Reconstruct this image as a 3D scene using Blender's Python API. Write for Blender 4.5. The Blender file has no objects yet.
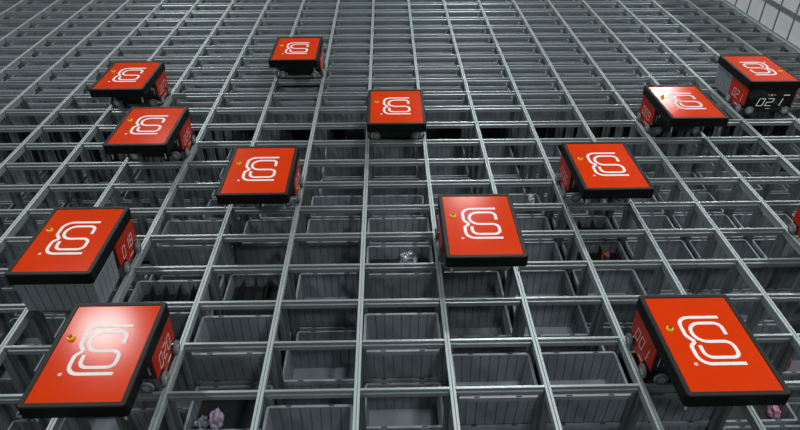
import bpy, bmesh, math, random
from mathutils import Vector, Matrix, noise
random.seed(7)
S = bpy.context.scene
COL = S.collection

# ------------------------------------------------------------------ camera
PX, PY = 0.705, 0.480            # cell pitch across and along the grid
F, PITCH, YAW, ROLL = 623.67, 0.6132025, 0.0232236, 0.0017929
CAM = Vector((0.24359, -3.02548, 3.69278))
fw = Vector((math.sin(YAW)*math.cos(PITCH), math.cos(YAW)*math.cos(PITCH), -math.sin(PITCH)))
rt = Vector((math.cos(YAW), -math.sin(YAW), 0))
up = rt.cross(fw)
rt2 = math.cos(ROLL)*rt + math.sin(ROLL)*up
up2 = -math.sin(ROLL)*rt + math.cos(ROLL)*up
cd = bpy.data.cameras.new('camera')
cam = bpy.data.objects.new('camera', cd); COL.objects.link(cam)
cd.sensor_width = 36; cd.lens = F*36/800; cd.clip_start = .05; cd.clip_end = 200
m = Matrix((rt2, up2, -fw)).transposed().to_4x4(); m.translation = CAM
cam.matrix_world = m
S.camera = cam

# ------------------------------------------------------------------ light
w = bpy.data.worlds.new('hall_ambient'); S.world = w; w.use_nodes = True
bg = w.node_tree.nodes['Background']
bg.inputs[0].default_value = (.80, .95, 1.0, 1); bg.inputs[1].default_value = .10
LAMPS = [(x, y) for y in (-5.3, .7, 6.7, 12.7, 18.7) for x in (-5.9, 2.6, 10.6)]
for x, y in LAMPS:                # high-bay lamps, second and fourth rows added for top light, 7 m over the rails
    l = bpy.data.lights.new('high_bay_and_fill_lamp', 'AREA'); l.shape = 'DISK'; l.size = 1.1
    l.energy = 280; l.color = (.97, 1.0, .985)
    o = bpy.data.objects.new('high_bay_and_fill_lamp', l); COL.objects.link(o); o.location = (x, y, 7)
v = S.view_settings
v.view_transform = 'Standard'; v.look = 'None'; v.gamma = 1; v.use_curve_mapping = False
v.exposure = -0.56

# ------------------------------------------------------------------ materials
def mat(name, col, rough=.5, metal=0, var=0, scale=8, stretch=(1, 1, 1), emit=0, coat=0, bump=0, spec=.5):
    m = bpy.data.materials.new(name); m.use_nodes = True
    nt = m.node_tree; b = nt.nodes['Principled BSDF']
    b.inputs['Roughness'].default_value = rough; b.inputs['Metallic'].default_value = metal
    b.inputs['Base Color'].default_value = (*col, 1)
    if coat:
        b.inputs['Coat Weight'].default_value = coat; b.inputs['Coat Roughness'].default_value = .12
    b.inputs['Specular IOR Level'].default_value = spec
    if emit:
        b.inputs['Emission Color'].default_value = (*col, 1); b.inputs['Emission Strength'].default_value = emit
    if var or bump:
        tc = nt.nodes.new('ShaderNodeTexCoord'); mp = nt.nodes.new('ShaderNodeMapping')
        mp.inputs['Scale'].default_value = stretch
        oi = nt.nodes.new('ShaderNodeObjectInfo')
        ad = nt.nodes.new('ShaderNodeVectorMath'); ad.operation = 'ADD'
        ml = nt.nodes.new('ShaderNodeMath'); ml.operation = 'MULTIPLY'; ml.inputs[1].default_value = 37
        nt.links.new(oi.outputs['Random'], ml.inputs[0])
        nt.links.new(tc.outputs['Object'], ad.inputs[0]); nt.links.new(ml.outputs[0], ad.inputs[1])
        nt.links.new(ad.outputs[0], mp.inputs[0])
        n = nt.nodes.new('ShaderNodeTexNoise'); n.inputs['Scale'].default_value = scale
        n.inputs['Detail'].default_value = 4
        nt.links.new(mp.outputs[0], n.inputs['Vector'])
        if var:
            r = nt.nodes.new('ShaderNodeMapRange')
            r.inputs['From Min'].default_value = .3; r.inputs['From Max'].default_value = .7
            r.inputs['To Min'].default_value = 1-var; r.inputs['To Max'].default_value = 1+var
            nt.links.new(n.outputs[0], r.inputs[0])
            mx = nt.nodes.new('ShaderNodeVectorMath'); mx.operation = 'SCALE'
            mx.inputs[0].default_value = col
            nt.links.new(r.outputs[0], mx.inputs['Scale'])
            nt.links.new(mx.outputs[0], b.inputs['Base Color'])
        if bump:
            bp = nt.nodes.new('ShaderNodeBump'); bp.inputs['Strength'].default_value = bump
            bp.inputs['Distance'].default_value = .004
            nt.links.new(n.outputs[0], bp.inputs['Height']); nt.links.new(bp.outputs[0], b.inputs['Normal'])
    return m
M = dict(
    rail=mat('aluminium_rail', (.41, .47, .475), .48, .5, .04, 1.2, (1, .3, 1)),
    cross=mat('aluminium_cross_rail', (.39, .44, .45), .35, .6, .04, 1.2, (.3, 1, 1)),
    post=mat('galvanised_post', (.20, .225, .235), .5, .5, .22, 9, (1, 1, .2)),
    bin=mat('grey_bin_plastic', (.19, .212, .236), .5, 0, .12, 5),
    rim=mat('grey_rim_plastic', (.25, .275, .30), .4, 0, .12, 7),
    held=mat('grey_bin_plastic_clean', (.115, .132, .150), .5, 0, .08, 6),
    lid=mat('black_lid_plastic', (.0035, .0035, .003), .45, 0, .1, 20, spec=.18),
    bezel=mat('dark_grey_bezel', (.016, .017, .015), .45, spec=.2),
    red=mat('red_orange_lacquer', (.63, .037, .002), .155, 0, .04, 4, spec=.17),
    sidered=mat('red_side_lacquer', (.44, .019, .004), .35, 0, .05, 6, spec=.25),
    white=mat('white_print', (.80, .76, .76), .45, 0, .03, 20),
    body=mat('black_body_plastic', (.014, .014, .015), .5, 0, .1, 14),
    gloss=mat('black_display_glass', (.006, .006, .007), .12),
    tyre=mat('grey_wheel_rubber', (.15, .155, .16), .6, 0, .15, 30),
    hub=mat('wheel_hub_metal', (.50, .52, .53), .4, .5, .1, 30),
    pin=mat('light_guide_plastic', (.42, .43, .43), .5, 0, .08, 20),
    yellow=mat('yellow_stop_base', (.85, .52, .01), .4),
    knob=mat('dark_red_stop_knob', (.35, .03, .01), .35),
    led=mat('led_digits', (.85, .9, .92), .5, emit=.13),
    amber=mat('amber_light', (1.0, .35, .05), .5, emit=.35),
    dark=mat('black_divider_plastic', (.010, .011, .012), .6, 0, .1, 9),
    floor=mat('dark_concrete', (.05, .055, .06), .8, 0, .2, 3),
    panel=mat('white_wall_panel', (.66, .67, .67), .55, 0, .05, 5),
    fence=mat('grey_wall_profile', (.20, .21, .215), .5, .3, .1, 8),
)
# ------------------------------------------------------------------ helpers
def mesh(name, verts, faces, material=None, smooth=False):
    me = bpy.data.meshes.new(name); me.from_pydata(verts, [], faces)
    bm = bmesh.new(); bm.from_mesh(me)
    bmesh.ops.recalc_face_normals(bm, faces=bm.faces); bm.to_mesh(me); bm.free()
    if smooth:
        for p in me.polygons: p.use_smooth = True
    if material: me.materials.append(M[material] if isinstance(material, str) else material)
    return me
class MB:
    def __init__(s): s.v, s.f = [], []
    def add(s, v, f):
        b = len(s.v); s.v += [tuple(p) for p in v]; s.f += [tuple(i+b for i in q) for q in f]; return s
    def box(s, x0, x1, y0, y1, z0, z1):
        return s.add([(x0,y0,z0),(x1,y0,z0),(x1,y1,z0),(x0,y1,z0),(x0,y0,z1),(x1,y0,z1),(x1,y1,z1),(x0,y1,z1)],
                     [(0,3,2,1),(4,5,6,7),(0,1,5,4),(1,2,6,5),(2,3,7,6),(3,0,4,7)])
    def prism(s, pts, f0, f1):       # closed outline, two mapping functions give both caps
        n = len(pts)
        return s.add([f0(p) for p in pts]+[f1(p) for p in pts],
                     [tuple(range(n))[::-1], tuple(range(n, 2*n))]+[(i, (i+1) % n, n+(i+1) % n, n+i) for i in range(n)])
    def loft(s, rings, closed_ends=False):
        n = len(rings[0]); v = [p for r in rings for p in r]; f = []
        for k in range(len(rings)-1):
            f += [(k*n+i, k*n+(i+1) % n, (k+1)*n+(i+1) % n, (k+1)*n+i) for i in range(n)]
        if closed_ends: f += [tuple(range(n))[::-1], tuple(range((len(rings)-1)*n, len(rings)*n))]
        return s.add(v, f)
    def mesh(s, name, material, smooth=False): return mesh(name, s.v, s.f, material, smooth)
def obj(name, me, parent=None, loc=(0, 0, 0), rz=0):
    o = bpy.data.objects.new(name, me); COL.objects.link(o); o.location = loc
    if rz: o.rotation_euler = (0, 0, rz)
    if parent: o.parent = parent
    return o
def tag(o, label, cat, group=None):
    o['label'] = label; o['category'] = cat
    if group: o['group'] = group
    return o
def rrect(hx, hy, r, n=4, cx=0, cy=0):
    out = []
    for sx, sy, a0 in ((1, 1, 0), (-1, 1, 90), (-1, -1, 180), (1, -1, 270)):
        for i in range(n+1):
            a = math.radians(a0+90*i/n)
            out.append((cx+sx*(hx-r)+r*math.cos(a), cy+sy*(hy-r)+r*math.sin(a)))
    return out
def project(p):
    d = Vector(p)-CAM; z = d.dot(fw)
    return (400+F*d.dot(rt2)/z, 215-F*d.dot(up2)/z, z) if z > .2 else (-9999, -9999, z)
def in_view(p, mx=60, my=50):
    x, y, z = project(p); return -mx < x < 800+mx and -my < y < 430+my
ORD = ['zeroth','first','second','third','fourth','fifth','sixth','seventh','eighth','ninth','tenth','eleventh','twelfth',
       'thirteenth','fourteenth','fifteenth','sixteenth','seventeenth','eighteenth','nineteenth','twentieth','twenty-first',
       'twenty-second','twenty-third','twenty-fourth','twenty-fifth','twenty-sixth','twenty-seventh','twenty-eighth']
C0, C1, R0, R1 = -13, 10, -2, 26       # rail lines built across and along
ZF = -2.6

# ------------------------------------------------------------------ setting
fl = obj('floor', MB().box(-14, 11, -4, 17, ZF-.1, ZF).mesh('floor', 'floor')); fl['kind'] = 'structure'
XW = 10.075*PX
wall = obj('wall_right', None, None, (XW, 0, 0)); wall['kind'] = 'structure'
wy0, wy1 = R0*PY, R1*PY
post_me = MB().box(-.012, .02, -.014, .014, 0, 1.9).mesh('post', 'fence')
lo_me = MB().box(0, .008, .016, PY-.016, .017, .385).mesh('panel', 'panel')
hi_me = MB().box(0, .008, .016, PY-.016, .455, .80).mesh('panel', 'panel')
dn_me = MB().box(0, .008, .002, PY-.002, ZF, -.02).mesh('panel', 'panel')
h2_me = MB().box(0, .008, .016, PY-.016, .88, 1.86).mesh('panel', 'panel')
for r in range(R0, R1+1):
    obj('post', post_me, wall, (0, r*PY+.08, 0))
    if r < R1:
        for me in (dn_me, lo_me, hi_me, h2_me): obj('panel', me, wall, (0, r*PY+.08, 0))
for z0, z1 in ((.387, .453), (.802, .878), (1.862, 1.93)):
    obj('band', MB().box(-.022, .02, wy0, wy1, z0, z1).mesh('band', 'fence'), wall)
obj('sill', MB().box(-.012, .02, wy0, wy1, -.01, .016).mesh('sill', 'rail'), wall)

# ------------------------------------------------------------------ rail grid
grid = tag(obj('rail_grid', None), 'silver aluminium rail grid of open rectangular cells carrying the red robots', 'rail grid')
half = [(.003, -.012), (.003, 0), (.0205, 0), (.0228, -.0025), (.0228, -.016), (.0150, -.024), (.0150, -.085), (.013, -.09)]
prof = half+[(-x, z) for x, z in half[::-1]]
long_me = MB().prism(prof, lambda p: (p[0], R0*PY, p[1]), lambda p: (p[0], R1*PY, p[1])).mesh('long_rail', 'rail')
for k in range(C0, C1+1): obj('long_rail', long_me, grid, (k*PX, 0, 0))
half = [(.0085, -.001), (.011, -.0035), (.011, -.026), (.0080, -.031), (.0080, -.036), (.0135, -.042), (.0160, -.0475), (.0140, -.055), (.0080, -.062), (.0080, -.088)]
prof = half+[(-x, z) for x, z in half[::-1]]
cm = MB().prism(prof, lambda p: (.0232, p[0], p[1]), lambda p: (PX-.0232, p[0], p[1]))
cross_me = cm.mesh('cross_rail', 'cross')
segs = [(c, r) for c in range(C0, C1) for r in range(R0, R1+1)]
def seg_key(s):
    p = ((s[0]+.5)*PX, s[1]*PY, 0)
    return project(p)[2]+(0 if in_view(p) else 100)
segs.sort(key=seg_key)
for c, r in segs[:300]: obj('cross_rail', cross_me, grid, (c*PX, r*PY, 0))
rest = MB()
for c, r in segs[300:]: rest.add([(x+c*PX, y+r*PY, z) for x, y, z in cm.v], cm.f)
o = obj('distant_cross_rails', rest.mesh('distant_cross_rails', 'cross'), grid); o['kind'] = 'stuff'
# uprights under every crossing: cross-shaped extrusions
pm = MB()
a, t, b, u = .055, .008, .058, .016
plus = [(a, t), (u, t), (u, b), (-u, b), (-u, t), (-a, t), (-a, -t), (-u, -t), (-u, -b), (u, -b), (u, -t), (a, -t)]
pm.prism(plus, lambda p: (p[0], p[1], ZF), lambda p: (p[0], p[1], -.0905))
pf = pm.f; pm.f = pf[2:]             # open ends
post2 = pm.mesh('upright_post', 'post')
posts = [(k, r) for k in range(C0, C1+1) for r in range(R0, R1+1)]
posts.sort(key=lambda s: project((s[0]*PX, s[1]*PY, -.2))[2]+(0 if in_view((s[0]*PX, s[1]*PY, -.2)) else 100))
for k, r in posts[:300]: obj('upright_post', post2, grid, (k*PX, r*PY, 0))
rest = MB()
for k, r in posts[300:]: rest.add([(x+k*PX, y+r*PY, z) for x, y, z in pm.v], pm.f)
o = obj('distant_upright_posts', rest.mesh('distant_upright_posts', 'post'), grid); o['kind'] = 'stuff'

# ------------------------------------------------------------------ bins
BH, BX, BY = .335, .312, .212          # height and half sizes of the tub at its rim
Z0, DZ = -.150, .345                   # rim of a full stack, stacking pitch
def bin_body():
    mb = MB()
    def comb(h, n, g, d, out):         # wall outline along a side with n-1 narrow grooves
        xs = [(-h, 0)]
        for i in range(1, n):
            x = -h+2*h*i/n
            xs += [(x-g, 0), (x-g, d*out), (x+g, d*out), (x+g, 0)]
        return xs
    def outline(hx, hy, out, nx=8, ny=5, g=.0042, d=.011):
        P = []
        P += [(x, -hy-o) for x, o in comb(hx, nx, g, d, out)]
        P += [(hx+o, y) for y, o in comb(hy, ny, g, d, out)]
        P += [(-x, hy+o) for x, o in comb(hx, nx, g, d, out)]
        P += [(-hx-o, -y) for y, o in comb(hy, ny, g, d, out)]
        return P
    def ring(hx, hy, out, z): return [(x, y, z) for x, y in outline(hx, hy, out)]
    # inner wall: rim down to floor, grooves cut into the wall
    ti, bi = ring(BX-.007, BY-.007, .75, BH-.012), ring(BX-.021, BY-.021, .75, .025)
    mb.loft([ti, bi]); n = len(ti)
    mb.add([(x, y, .025) for x, y in rrect(BX-.012, BY-.012, .01, 2)], [tuple(range(12))])
    # outer wall with grooves, tapering to the foot
    to, bo = ring(BX+.009, BY+.009, -.65, BH-.012), ring(BX-.005, BY-.005, -.65, .0)
    mb.loft([bo, to])
    mb.add([(x, y, .0) for x, y in rrect(BX-.010, BY-.010, .01, 2)], [tuple(range(12))])
    return mb.mesh('bin_body', 'bin')
def bin_rim():
    mb = MB(); o = rrect(BX+.0115, BY+.0115, .022, 3); i = rrect(BX-.008, BY-.008, .012, 3)
    o2 = rrect(BX+.0115, BY+.0115, .022, 3); i2 = rrect(BX+.004, BY+.004, .02, 3)
    mb.loft([[(x, y, BH-.012) for x, y in i], [(x, y, BH) for x, y in i], [(x, y, BH) for x, y in o],
             [(x, y, BH-.042) for x, y in o2], [(x, y, BH-.042) for x, y in i2]])
    return mb.mesh('bin_rim', 'rim')
slot_me = MB().box(-.022, .022, -.006, .006, BH-.002, BH+.0012).mesh('grip_slot', 'dark')
body_me, rim_me = bin_body(), bin_rim()
# far bins: one joined tub
def join(name, mes):
    me = bpy.data.meshes.new(name); bm = bmesh.new(); mats = []
    for m_ in mes:
        n0 = len(bm.faces); bm.from_mesh(m_); bm.faces.ensure_lookup_table()
        mats.append(m_.materials[0])
        for f in bm.faces[n0:]: f.material_index = len(mats)-1
    bm.to_mesh(me); bm.free()
    for m_ in mats: me.materials.append(m_)
    return me
far_me = join('far_bin', [body_me, rim_me])
divider_me = MB().box(-.002, .002, -BY+.012, BY-.012, .026, .30).mesh('divider', 'dark')
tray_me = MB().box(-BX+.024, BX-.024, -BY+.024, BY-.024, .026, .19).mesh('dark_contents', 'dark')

LEV = {  # level of the top bin in each stack, column -> row -> level
 -4: {0: 3, 1: 3},
 -3: {-1: 4, 0: 4, 1: 2, 2: 0, 3: 1, 4: 0, 5: 3},
 -2: {-1: 2, 0: 1, 1: 0, 2: 2, 3: 1, 4: 2, 5: 1, 6: 2},
 -1: {-1: 0, 0: 2, 1: 1, 2: 2, 3: 1, 4: 2, 5: 1, 6: 1},
  0: {-1: 2, 0: 1, 1: 0, 2: 2, 3: 0, 4: 0, 5: 1, 6: 1},
  1: {-1: 2, 0: 0, 1: 2, 2: 1, 3: 1, 4: 2, 5: 1, 6: 2},
  2: {-1: 2, 0: 0, 1: 2, 2: 1, 3: 1, 4: 1, 5: 1, 6: 1},
  3: {-1: 2, 0: 0, 1: 1, 2: 2, 3: 1, 4: 1, 5: 1, 6: 2},
  4: {-1: 1, 0: 1, 1: 1, 2: 2, 3: 2, 4: 1, 5: 1, 6: 1},
  5: {-1: 2, 0: 2, 1: 1, 2: 2, 3: 2, 4: 1, 5: 1, 6: 1, 7: 1}, 6: {3: 2, 4: 1, 5: 1, 6: 2, 7: 1}, 7: {4: 2, 5: 1, 6: 2},
}
def level(c, r):
    if c in LEV and r in LEV[c]: return LEV[c][r]
    if r >= 11: return 0
    return (2 if c > -4 else 3) if r >= 7 else 4
DIV = {(-3, 2): 5, (-2, 3): 5, (3, 4): 3, (3, 5): 4}
HOLD = {(-2, 0): 'grey bin with purple and clear bags', (0, 3): 'grey bin with crumpled foil', (3, 4): 'grey bin with orange packet',
        (4, 0): 'grey bin with pink striped packet', (5, 1): 'grey bin with brown packet', (-3, 2): 'grey bin with black dividers',
        (-2, 3): 'deeper grey bin with black dividers', (2, 6): 'grey bin with white film', (3, 5): 'grey bin with black dividers'}
def where(c, r):
    col = ('%s column %s of middle rail' % (ORD[c+1], 'right')) if c >= 0 else ('%s column %s of middle rail' % (ORD[-c], 'left'))
    return '%s, %s row up' % (col, ORD[r+2])
def make_bin(c, r, lv, label, parts=True, top=True):
    jx, jy = random.uniform(-.003, .003), random.uniform(-.002, .002)
    loc = ((c+.5)*PX+jx, (r+.5)*PY+jy, Z0-DZ*lv-BH)
    if not parts:
        return tag(obj('storage_bin', far_me, None, loc), label, 'bin', 'grey bins stacked under the rails')
    e = tag(obj('storage_bin', None, None, loc), label, 'bin', 'grey bins stacked under the rails')
    obj('tub', body_me, e)
    rm = obj('rim', rim_me, e)
    for sx in (-.16, .16):
        for sy in (-1, 1): obj('grip_slot', slot_me, rm, (sx, sy*(BY+.002), 0))
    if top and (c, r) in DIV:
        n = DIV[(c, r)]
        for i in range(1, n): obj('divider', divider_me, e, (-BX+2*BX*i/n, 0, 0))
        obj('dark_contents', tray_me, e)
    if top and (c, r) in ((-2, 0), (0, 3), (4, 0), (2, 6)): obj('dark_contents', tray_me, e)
    return e
cells = [(c, r) for r in range(-1, 22) for c in range(-12, 10) if in_view(((c+.5)*PX, (r+.5)*PY, -.3 if r < 11 else -.1), 45, 40)]
cells.sort(key=lambda s: project(((s[0]+.5)*PX, s[1]*PY, 0))[2])
nb = 0; extra = []
for c, r in cells:
    lv = level(c, r)
    jobs = [lv]
    if r < 11:
        front = level(c, r-1)
        jobs += range(lv+1, min(front+1, 3)+1) if front > lv else []
    for l in jobs:
        top = l == lv
        if nb >= 298: extra.append((c, r, l)); continue
        if top: lab = HOLD.get((c, r), 'grey ribbed bin topping its stack')+', '+where(c, r)
        else: lab = 'grey bin %s below the top, ' % ['', 'one', 'two', 'three', 'four'][l-lv]+where(c, r)
        make_bin(c, r, l, lab, r < 7, top); nb += 1
if extra:
    mb = bmesh.new()
    for c, r, l in extra:
        n0 = len(mb.verts); mb.from_mesh(far_me); mb.verts.ensure_lookup_table()
        bmesh.ops.translate(mb, verts=mb.verts[n0:], vec=((c+.5)*PX, (r+.5)*PY, Z0-DZ*l-BH))
    me = bpy.data.meshes.new('distant_bins'); mb.to_mesh(me); mb.free()
    me.materials.append(M['bin']); me.materials.append(M['rim'])
    o = obj('distant_bins', me); o['kind'] = 'stuff'
    tag(o, 'distant rows of grey bins in the farthest cells of the grid', 'bins')

# ------------------------------------------------------------------ things lying in the bins
def crumple(name, size, mtl, seed, label, cat, c, r, off, k=.45, lift=.027):
    bm = bmesh.new(); bmesh.ops.create_icosphere(bm, subdivisions=4, radius=1)
    for v_ in bm.verts:
        p = v_.co*1.15+Vector((seed*3.1, seed, 0))
        d = 1-k*abs(noise.noise(p))*1.6+.13*noise.noise(p*2.1)
        v_.co *= d
        v_.co.x *= size[0]; v_.co.y *= size[1]; v_.co.z *= size[2]
    zmin = min(v_.co.z for v_ in bm.verts)
    for v_ in bm.verts: v_.co.z = v_.co.z-zmin
    me = bpy.data.meshes.new(name); bm.to_mesh(me); bm.free(); me.materials.append(mtl)
    z = Z0-DZ*level(c, r)-BH+lift
    return tag(obj(name, me, None, ((c+.5)*PX+off[0], (r+.5)*PY+off[1], z)), label, cat)
lilac = mat('lilac_film', (.40, .33, .47), .4, 0, .25, 6, bump=.15)
clear = mat('clear_film', (.28, .30, .34), .12, .3, .7, 22, bump=1)
white_f = mat('white_film', (.40, .43, .45), .25, 0, .5, 14, bump=.6)
pink = mat('pink_film', (.65, .32, .45), .3, 0, .5, 12, bump=.5)
brown = mat('brown_card', (.26, .10, .06), .6, 0, .3, 8)
orange = mat('orange_packet', (.30, .08, .04), .45, 0, .3, 10)
crumple('plastic_bag', (.062, .08, .09), lilac, 1.3, 'crumpled lilac plastic bag in a dark bin at the lower left', 'bag', -2, 0, (-.10, -.07), .35, .192)
crumple('plastic_wrap', (.062, .07, .06), clear, 4.2, 'crumpled clear film beside the lilac plastic bag', 'film', -2, 0, (-.225, -.08), .6, .192)
crumple('foil_wrap', (.10, .08, .10), clear, 2.2, 'shiny crumpled foil in a bin left of the central robot', 'foil', 0, 3, (.08, .05), .6, .192)
crumple('packet', (.045, .05, .075), orange, 3.7, 'small orange packet standing in a black-filled bin', 'packet', 3, 4, (.13, .05), .3, .192)
crumple('packet', (.04, .07, .08), pink, 5.1, 'pink and white crumpled packet at the lower right corner', 'packet', 4, 0, (.21, -.08), .5, .192)
crumple('packet', (.06, .09, .14), brown, 6.4, 'brown packet in a bin right of the largest robot', 'packet', 5, 1, (-.06, .06), .3)
crumple('plastic_wrap', (.055, .07, .11), white_f, 7.9, 'torn white film in a bin left of the robot numbered 005', 'film', 2, 6, (.20, .08), .7, .192)

# ------------------------------------------------------------------ robots
LX, LY, LZ0, LZ1 = .342, .477, .352, .462
def ring3(pts, z): return [(x, y, z) for x, y in pts]
def lid_mesh():
    mb = MB()
    a, b = rrect(LX, LY, .028), rrect(LX-.006, LY-.006, .024)
    i0, i1 = rrect(LX-.036, LY-.036, .006), rrect(LX-.034, LY-.034, .006)
    mb.loft([ring3(rrect(LX-.015, LY-.015, .02), LZ0), ring3(b, LZ0), ring3(a, LZ0+.006), ring3(a, LZ1-.006), ring3(b, LZ1)])
    mb.loft([ring3(rrect(LX-.015, LY-.015, .02), LZ0), ring3(rrect(LX-.016, LY-.016, .02), .429)])
    mb.add(ring3(rrect(LX-.016, LY-.016, .02), .429), [tuple(range(20))])
    return mb.mesh('lid', 'lid')
def bezel_mesh():
    mb = MB()
    mb.loft([ring3(rrect(LX-.006, LY-.006, .024), LZ1), ring3(rrect(LX-.036, LY-.036, .006), LZ1), ring3(rrect(LX-.038, LY-.038, .005), LZ1-.008)])
    return mb.mesh('bezel', 'bezel')
lid_me, bezel_me = lid_mesh(), bezel_mesh()
top_me = MB().prism(rrect(LX-.0385, LY-.0385, .005), lambda p: (p[0], p[1], LZ1-.012), lambda p: (p[0], p[1], LZ1-.006)).mesh('top_panel', 'red')
def smooth_line(P, closed=False, n=5):
    out = []
    for i in range(len(P)-1):
        p0, p1, p2, p3 = P[max(i-1, 0)], P[i], P[i+1], P[min(i+2, len(P)-1)]
        for k in range(n):
            t = k/n; q = []
            for a in (0, 1):
                q.append(.5*((2*p1[a])+(-p0[a]+p2[a])*t+(2*p0[a]-5*p1[a]+4*p2[a]-p3[a])*t*t+(-p0[a]+3*p1[a]-3*p2[a]+p3[a])*t**3))
            out.append(tuple(q))
    return out+[P[-1]]
def ribbon(mb, P, wd, z0, z1):
    L, Rr = [], []
    for i, p in enumerate(P):
        a, b = Vector(P[max(i-1, 0)]), Vector(P[min(i+1, len(P)-1)])
        d = (b-a).normalized(); n = Vector((-d.y, d.x))*wd/2
        L.append((p[0]+n.x, p[1]+n.y)); Rr.append((p[0]-n.x, p[1]-n.y))
    k = len(P)
    v = [(*q, z1) for q in L]+[(*q, z1) for q in Rr]+[(*q, z0) for q in L]+[(*q, z0) for q in Rr]
    f = []
    for i in range(k-1):
        f += [(i, i+1, k+i+1, k+i), (i, 2*k+i, 2*k+i+1, i+1), (k+i, k+i+1, 3*k+i+1, 3*k+i)]
    f += [(0, k, 3*k, 2*k), (k-1, 3*k-1, 4*k-1, 2*k-1)]
    mb.add(v, f)
def fillet(P, R, n=6):
    out = [P[0]]
    for i in range(1, len(P)-1):
        p = Vector(P[i]); a = Vector(P[i-1])-p; b = Vector(P[i+1])-p; r = R[i-1] if isinstance(R, list) else R
        la, lb = a.length, b.length; a.normalize(); b.normalize()
        ang = a.angle(b); t = min(r/math.tan(ang/2), la*.499, lb*.499); r = t*math.tan(ang/2)
        c = p+(a+b).normalized()*(r/math.sin(ang/2))
        s, e = p+a*t-c, p+b*t-c
        th = s.angle_signed(e)
        for k in range(n+1):
            q = Matrix.Rotation(-th*k/n, 2) @ s + c; out.append(tuple(q))
    return out+[P[-1]]
outer_up = [(.165, .232), (-.142, .232), (-.142, .055), (-.100, -.004)]
outer_dn = [(-.100, -.004), (-.142, -.045), (-.142, -.208), (.172, -.208)]
inner = [(.150, .060), (.150, .172), (-.088, .172), (-.088, -.006), (.158, -.006), (.158, -.152), (-.080, -.152), (-.080, -.040)]
def logo_mesh():
    mb = MB(); z0, z1 = LZ1-.0062, LZ1-.0047
    ribbon(mb, fillet(outer_up, [.085, .05]), .027, z0, z1)
    ribbon(mb, fillet(outer_dn, [.04, .085]), .027, z0, z1+.0003)
    ribbon(mb, fillet(inner, [.05, .085, .085, .055, .05, .06]), .027, z0, z1)
    rg = [(-.175+.011*math.cos(a*math.pi/8), -.208+.011*math.sin(a*math.pi/8)) for a in range(17)]
    ribbon(mb, rg, .0045, z0, z1)
    ribbon(mb, [(-.178, -.214), (-.178, -.202), (-.171, -.203), (-.172, -.208), (-.178, -.208)], .0025, z0, z1)
    ribbon(mb, [(-.175, -.208), (-.170, -.214)], .0025, z0, z1)
    return mb.mesh('logo', 'white')
logo_me = logo_mesh()
def disc(mb, axis, c, r0, r1, h0, h1, n=20):
    def pt(r, a, h):
        u, w_ = r*math.cos(a), r*math.sin(a)
        return {'z': (c[0]+u, c[1]+w_, c[2]+h), 'x': (c[0]+h, c[1]+u, c[2]+w_), 'y': (c[0]+u, c[1]+h, c[2]+w_)}[axis]
    A = [2*math.pi*i/n for i in range(n)]
    mb.loft([[pt(r0, a, h0) for a in A], [pt(r1, a, h1) for a in A]], True)
    return mb
mb = MB(); disc(mb, 'z', (0, 0, 0), .027, .025, 0, .012); disc(mb, 'z', (0, 0, 0), .012, .012, .012, .020)
stop_me = mb.mesh('emergency_stop', 'yellow')
mb = MB(); disc(mb, 'z', (0, 0, 0), .013, .015, .020, .026); disc(mb, 'z', (0, 0, 0), .015, .010, .026, .032)
knob_me = mb.mesh('knob', 'knob')
def wheel_mesh(axis):
    mb = MB(); A = [2*math.pi*i/24 for i in range(24)]
    prof = [(.030, -.011), (.052, -.011), (.0555, -.007), (.0555, .007), (.052, .011), (.030, .011)]
    rings = []
    for r, h in prof:
        rings.append([(h, r*math.cos(a), r*math.sin(a)) if axis == 'x' else (r*math.cos(a), h, r*math.sin(a)) for a in A])
    mb.loft(rings); return mb.mesh('wheel', 'tyre', True)
def hub_mesh(axis):
    mb = MB(); disc(mb, axis, (0, 0, 0), .031, .031, -.009, .009, 16); disc(mb, axis, (0, 0, 0), .012, .012, -.014, .014, 8)
    return mb.mesh('hub', 'hub')
WX, WY, HX, HY = wheel_mesh('x'), wheel_mesh('y'), hub_mesh('x'), hub_mesh('y')
BXR = .318
# body: stepped black box over one cell, open notch below for the wheels
mb = MB()
mb.box(-BXR, BXR, .024, .456, .125, .428)
mb.box(-BXR+.012, BXR-.012, .14, .34, .030, .1251)
mb.box(-.175, .175, .024, .456, .028, .1251)
mb.box(-BXR, BXR, .030, .060, .122, .30)
body_r = mb.mesh('body', 'body')
sp = [(.026, .351), (.026, .118), (.142, .118), (.160, .036), (.320, .036), (.338, .118), (.454, .118), (.454, .351)]
def side_mesh(s):
    return MB().prism(sp, lambda p: (s*(BXR+.0005), p[0], p[1]), lambda p: (s*(BXR+.011), p[0], p[1])).mesh('side_panel', 'sidered')
SIDE = {s: side_mesh(s) for s in (-1, 1)}
front_me = MB().box(-.30, .30, .4565, .468, .055, LZ0-.004).mesh('front_panel', 'gloss')
arm_me = MB().box(-.31, .31, -.45, .0, .368, .388).box(-.25, .25, -.39, -.06, .388, .428).mesh('lift_frame', 'body')
pin_me = MB().prism([(-.009, -.006), (.009, -.006), (.009, .006), (-.009, .006)], lambda p: (p[0], p[1], .368), lambda p: (p[0]*.7, p[1]*.7, .262)).mesh('guide_pin', 'pin')
strip_me = MB().box(-.004, .004, .018, .0235, .17, .26).mesh('marker_strip', 'pin')
SEG = {'0': 'abcdef', '1': 'bc', '2': 'abged', '3': 'abgcd', '4': 'fgbc', '5': 'afgcd', '6': 'afgedc', '7': 'abc', '8': 'abcdefg', '9': 'abcdfg'}
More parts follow.
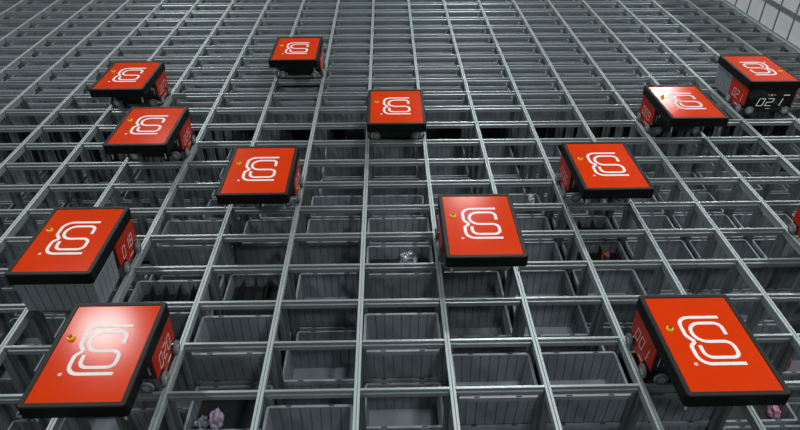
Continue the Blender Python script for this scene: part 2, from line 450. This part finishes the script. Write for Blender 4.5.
def digit_meshes(txt, h, to3, name, material, th=.009):
    """thin slanted seven-segment digits; to3 maps (u along the text, v up, depth) to 3-D"""
    out = []; wd = h*.55; pitch = h*.86
    E = {'a': ((0, 1), (1, 1)), 'b': ((1, 1), (1, .5)), 'c': ((1, .5), (1, 0)), 'd': ((0, 0), (1, 0)), 'e': ((0, .5), (0, 0)), 'f': ((0, 1), (0, .5)), 'g': ((0, .5), (1, .5))}
    for i, ch in enumerate(txt):
        mb = MB(); u0 = (i-len(txt)/2)*pitch+(pitch-wd)/2
        for s in SEG[ch]:
            p, q = [Vector((u0+a*wd+.18*h*(b_-.5), (b_-.5)*h)) for a, b_ in E[s]]
            d = (q-p).normalized(); n = Vector((-d.y, d.x))*th/2; p = p-d*th*.3; q = q+d*th*.3
            pts = [p+n, q+n, q-n, p-n]
            mb.prism(pts, lambda t_: to3(t_[0], t_[1], 0), lambda t_: to3(t_[0], t_[1], .0012))
        out.append(mb.mesh(name, material))
    return out
def bar_mesh(s):
    x0 = s*(BXR+.0112)
    return MB().box(min(x0, x0+s*.001), max(x0, x0+s*.001), .24+s*.035-.04, .24+s*.035+.04, .062, .071).mesh('name_bar', 'white')
BAR = {s: bar_mesh(s) for s in (-1, 1)}

def robot(c, row, label, number=None, flip=False, holds=False, front_number=False, dx=0):
    c += dx/PX; loc = ((c+.5)*PX, row*PY, 0)
    e = tag(obj('warehouse_robot', None, None, loc, math.pi if flip else 0), label, 'robot', 'red robots on the rail grid')
    ld = obj('lid', lid_me, e); obj('bezel', bezel_me, ld)
    tp = obj('top_panel', top_me, e); obj('logo', logo_me, tp)
    st = obj('emergency_stop', stop_me, e, (-.232, .118, LZ1-.006)); obj('knob', knob_me, st)
    obj('body', body_r, e)
    for s in (-1, 1):
        p = obj('side_panel', SIDE[s], e)
        if number:
            x0 = s*(BXR+.0111)
            for me in digit_meshes(number, .105, lambda u, v_, d, s=s, x0=x0: (x0+s*d, .24+s*u, .185+v_), 'digit', 'white', .0058): obj('digit', me, p)
            obj('name_bar', BAR[s], p)
        for y in (.085, .395):
            wh = obj('wheel', WX, e, (s*.346, y, .0557)); obj('hub', HX, wh)
        obj('marker_strip', strip_me, e, (s*.285, 0, 0))
        for y in (.002, .478):
            wh = obj('wheel', WY, e, (s*.238, y, .0555)); obj('hub', HY, wh)
    fp = obj('front_panel', front_me, e)
    if front_number:
        y0 = .4682
        for me in digit_meshes(number, .10, lambda u, v_, d: (-u*1.35, y0+d, .17+v_), 'led_digit', 'led', .0075): obj('led_digit', me, fp)
        obj('status_light', MB().box(-.012, .012, y0, y0+.001, .262, .282).box(-.05, -.03, y0, y0+.001, .269, .276).box(.03, .05, y0, y0+.001, .269, .276).mesh('status_light', 'amber'), fp)
        obj('name_mark', MB().box(-.24, -.16, y0, y0+.001, .264, .274).mesh('name_mark', 'led'), fp)
        obj('status_light', MB().box(-.03, .03, y0, y0+.001, .075, .082).mesh('status_light', 'amber'), fp)
    obj('lift_frame', arm_me, e)
    for sx in (-1, 1):
        for y in (-.425, -.05): obj('guide_pin', pin_me, e, (sx*.285, y, 0))
    if holds:
        d = -.225
        y = row*PY+(-d if flip else d)
        b = tag(obj('storage_bin', None, None, ((c+.5)*PX, y, .3635-BH)), holds, 'bin', 'bins held up by robots')
        obj('tub', body_me, b); obj('rim', rim_me, b)
    return e
robot(-5, 10.12, 'red-topped robot numbered 027, farthest left near the top left', '027')
robot(-4, 7.08, 'red-topped robot numbered 025, just below robot 027 on the left', '025')
robot(-2, 12.1, 'red-topped robot farthest back near the top, small and square-looking', '012')
robot(0, 8, 'red-topped robot at upper centre, seen straight on, two wheels showing', None)
robot(-2, 5, 'red-topped robot left of centre, between robot 025 and the middle rail', '014', dx=.015)
robot(1, 2.97, 'red-topped robot nearest the picture centre, right of the foil bin', None)
robot(3, 5.05, 'red-topped robot numbered 005, right of centre', '005')
robot(5, 8.15, 'red-topped robot numbered 009, with a bright glare on its corner', '009')
robot(7, 10.3, 'red-topped robot showing its black front with lit number 021', '021', True, 'grey bin held under the back of robot 021, top right', True, .02)
robot(-4, 2.67, 'red-topped robot numbered 018 holding up a grey bin', '018', False, 'grey ribbed bin hanging under robot 018, left edge')
robot(-3, -.01, 'red-topped robot numbered 020 with glare, lower left corner', '020')
robot(3, -.01, 'red-topped robot numbered 001, largest at lower right', '001', dx=.014)
robot(6, 3, 'robot cut off by the right edge, only wheel and red side showing', None, dx=-.018)
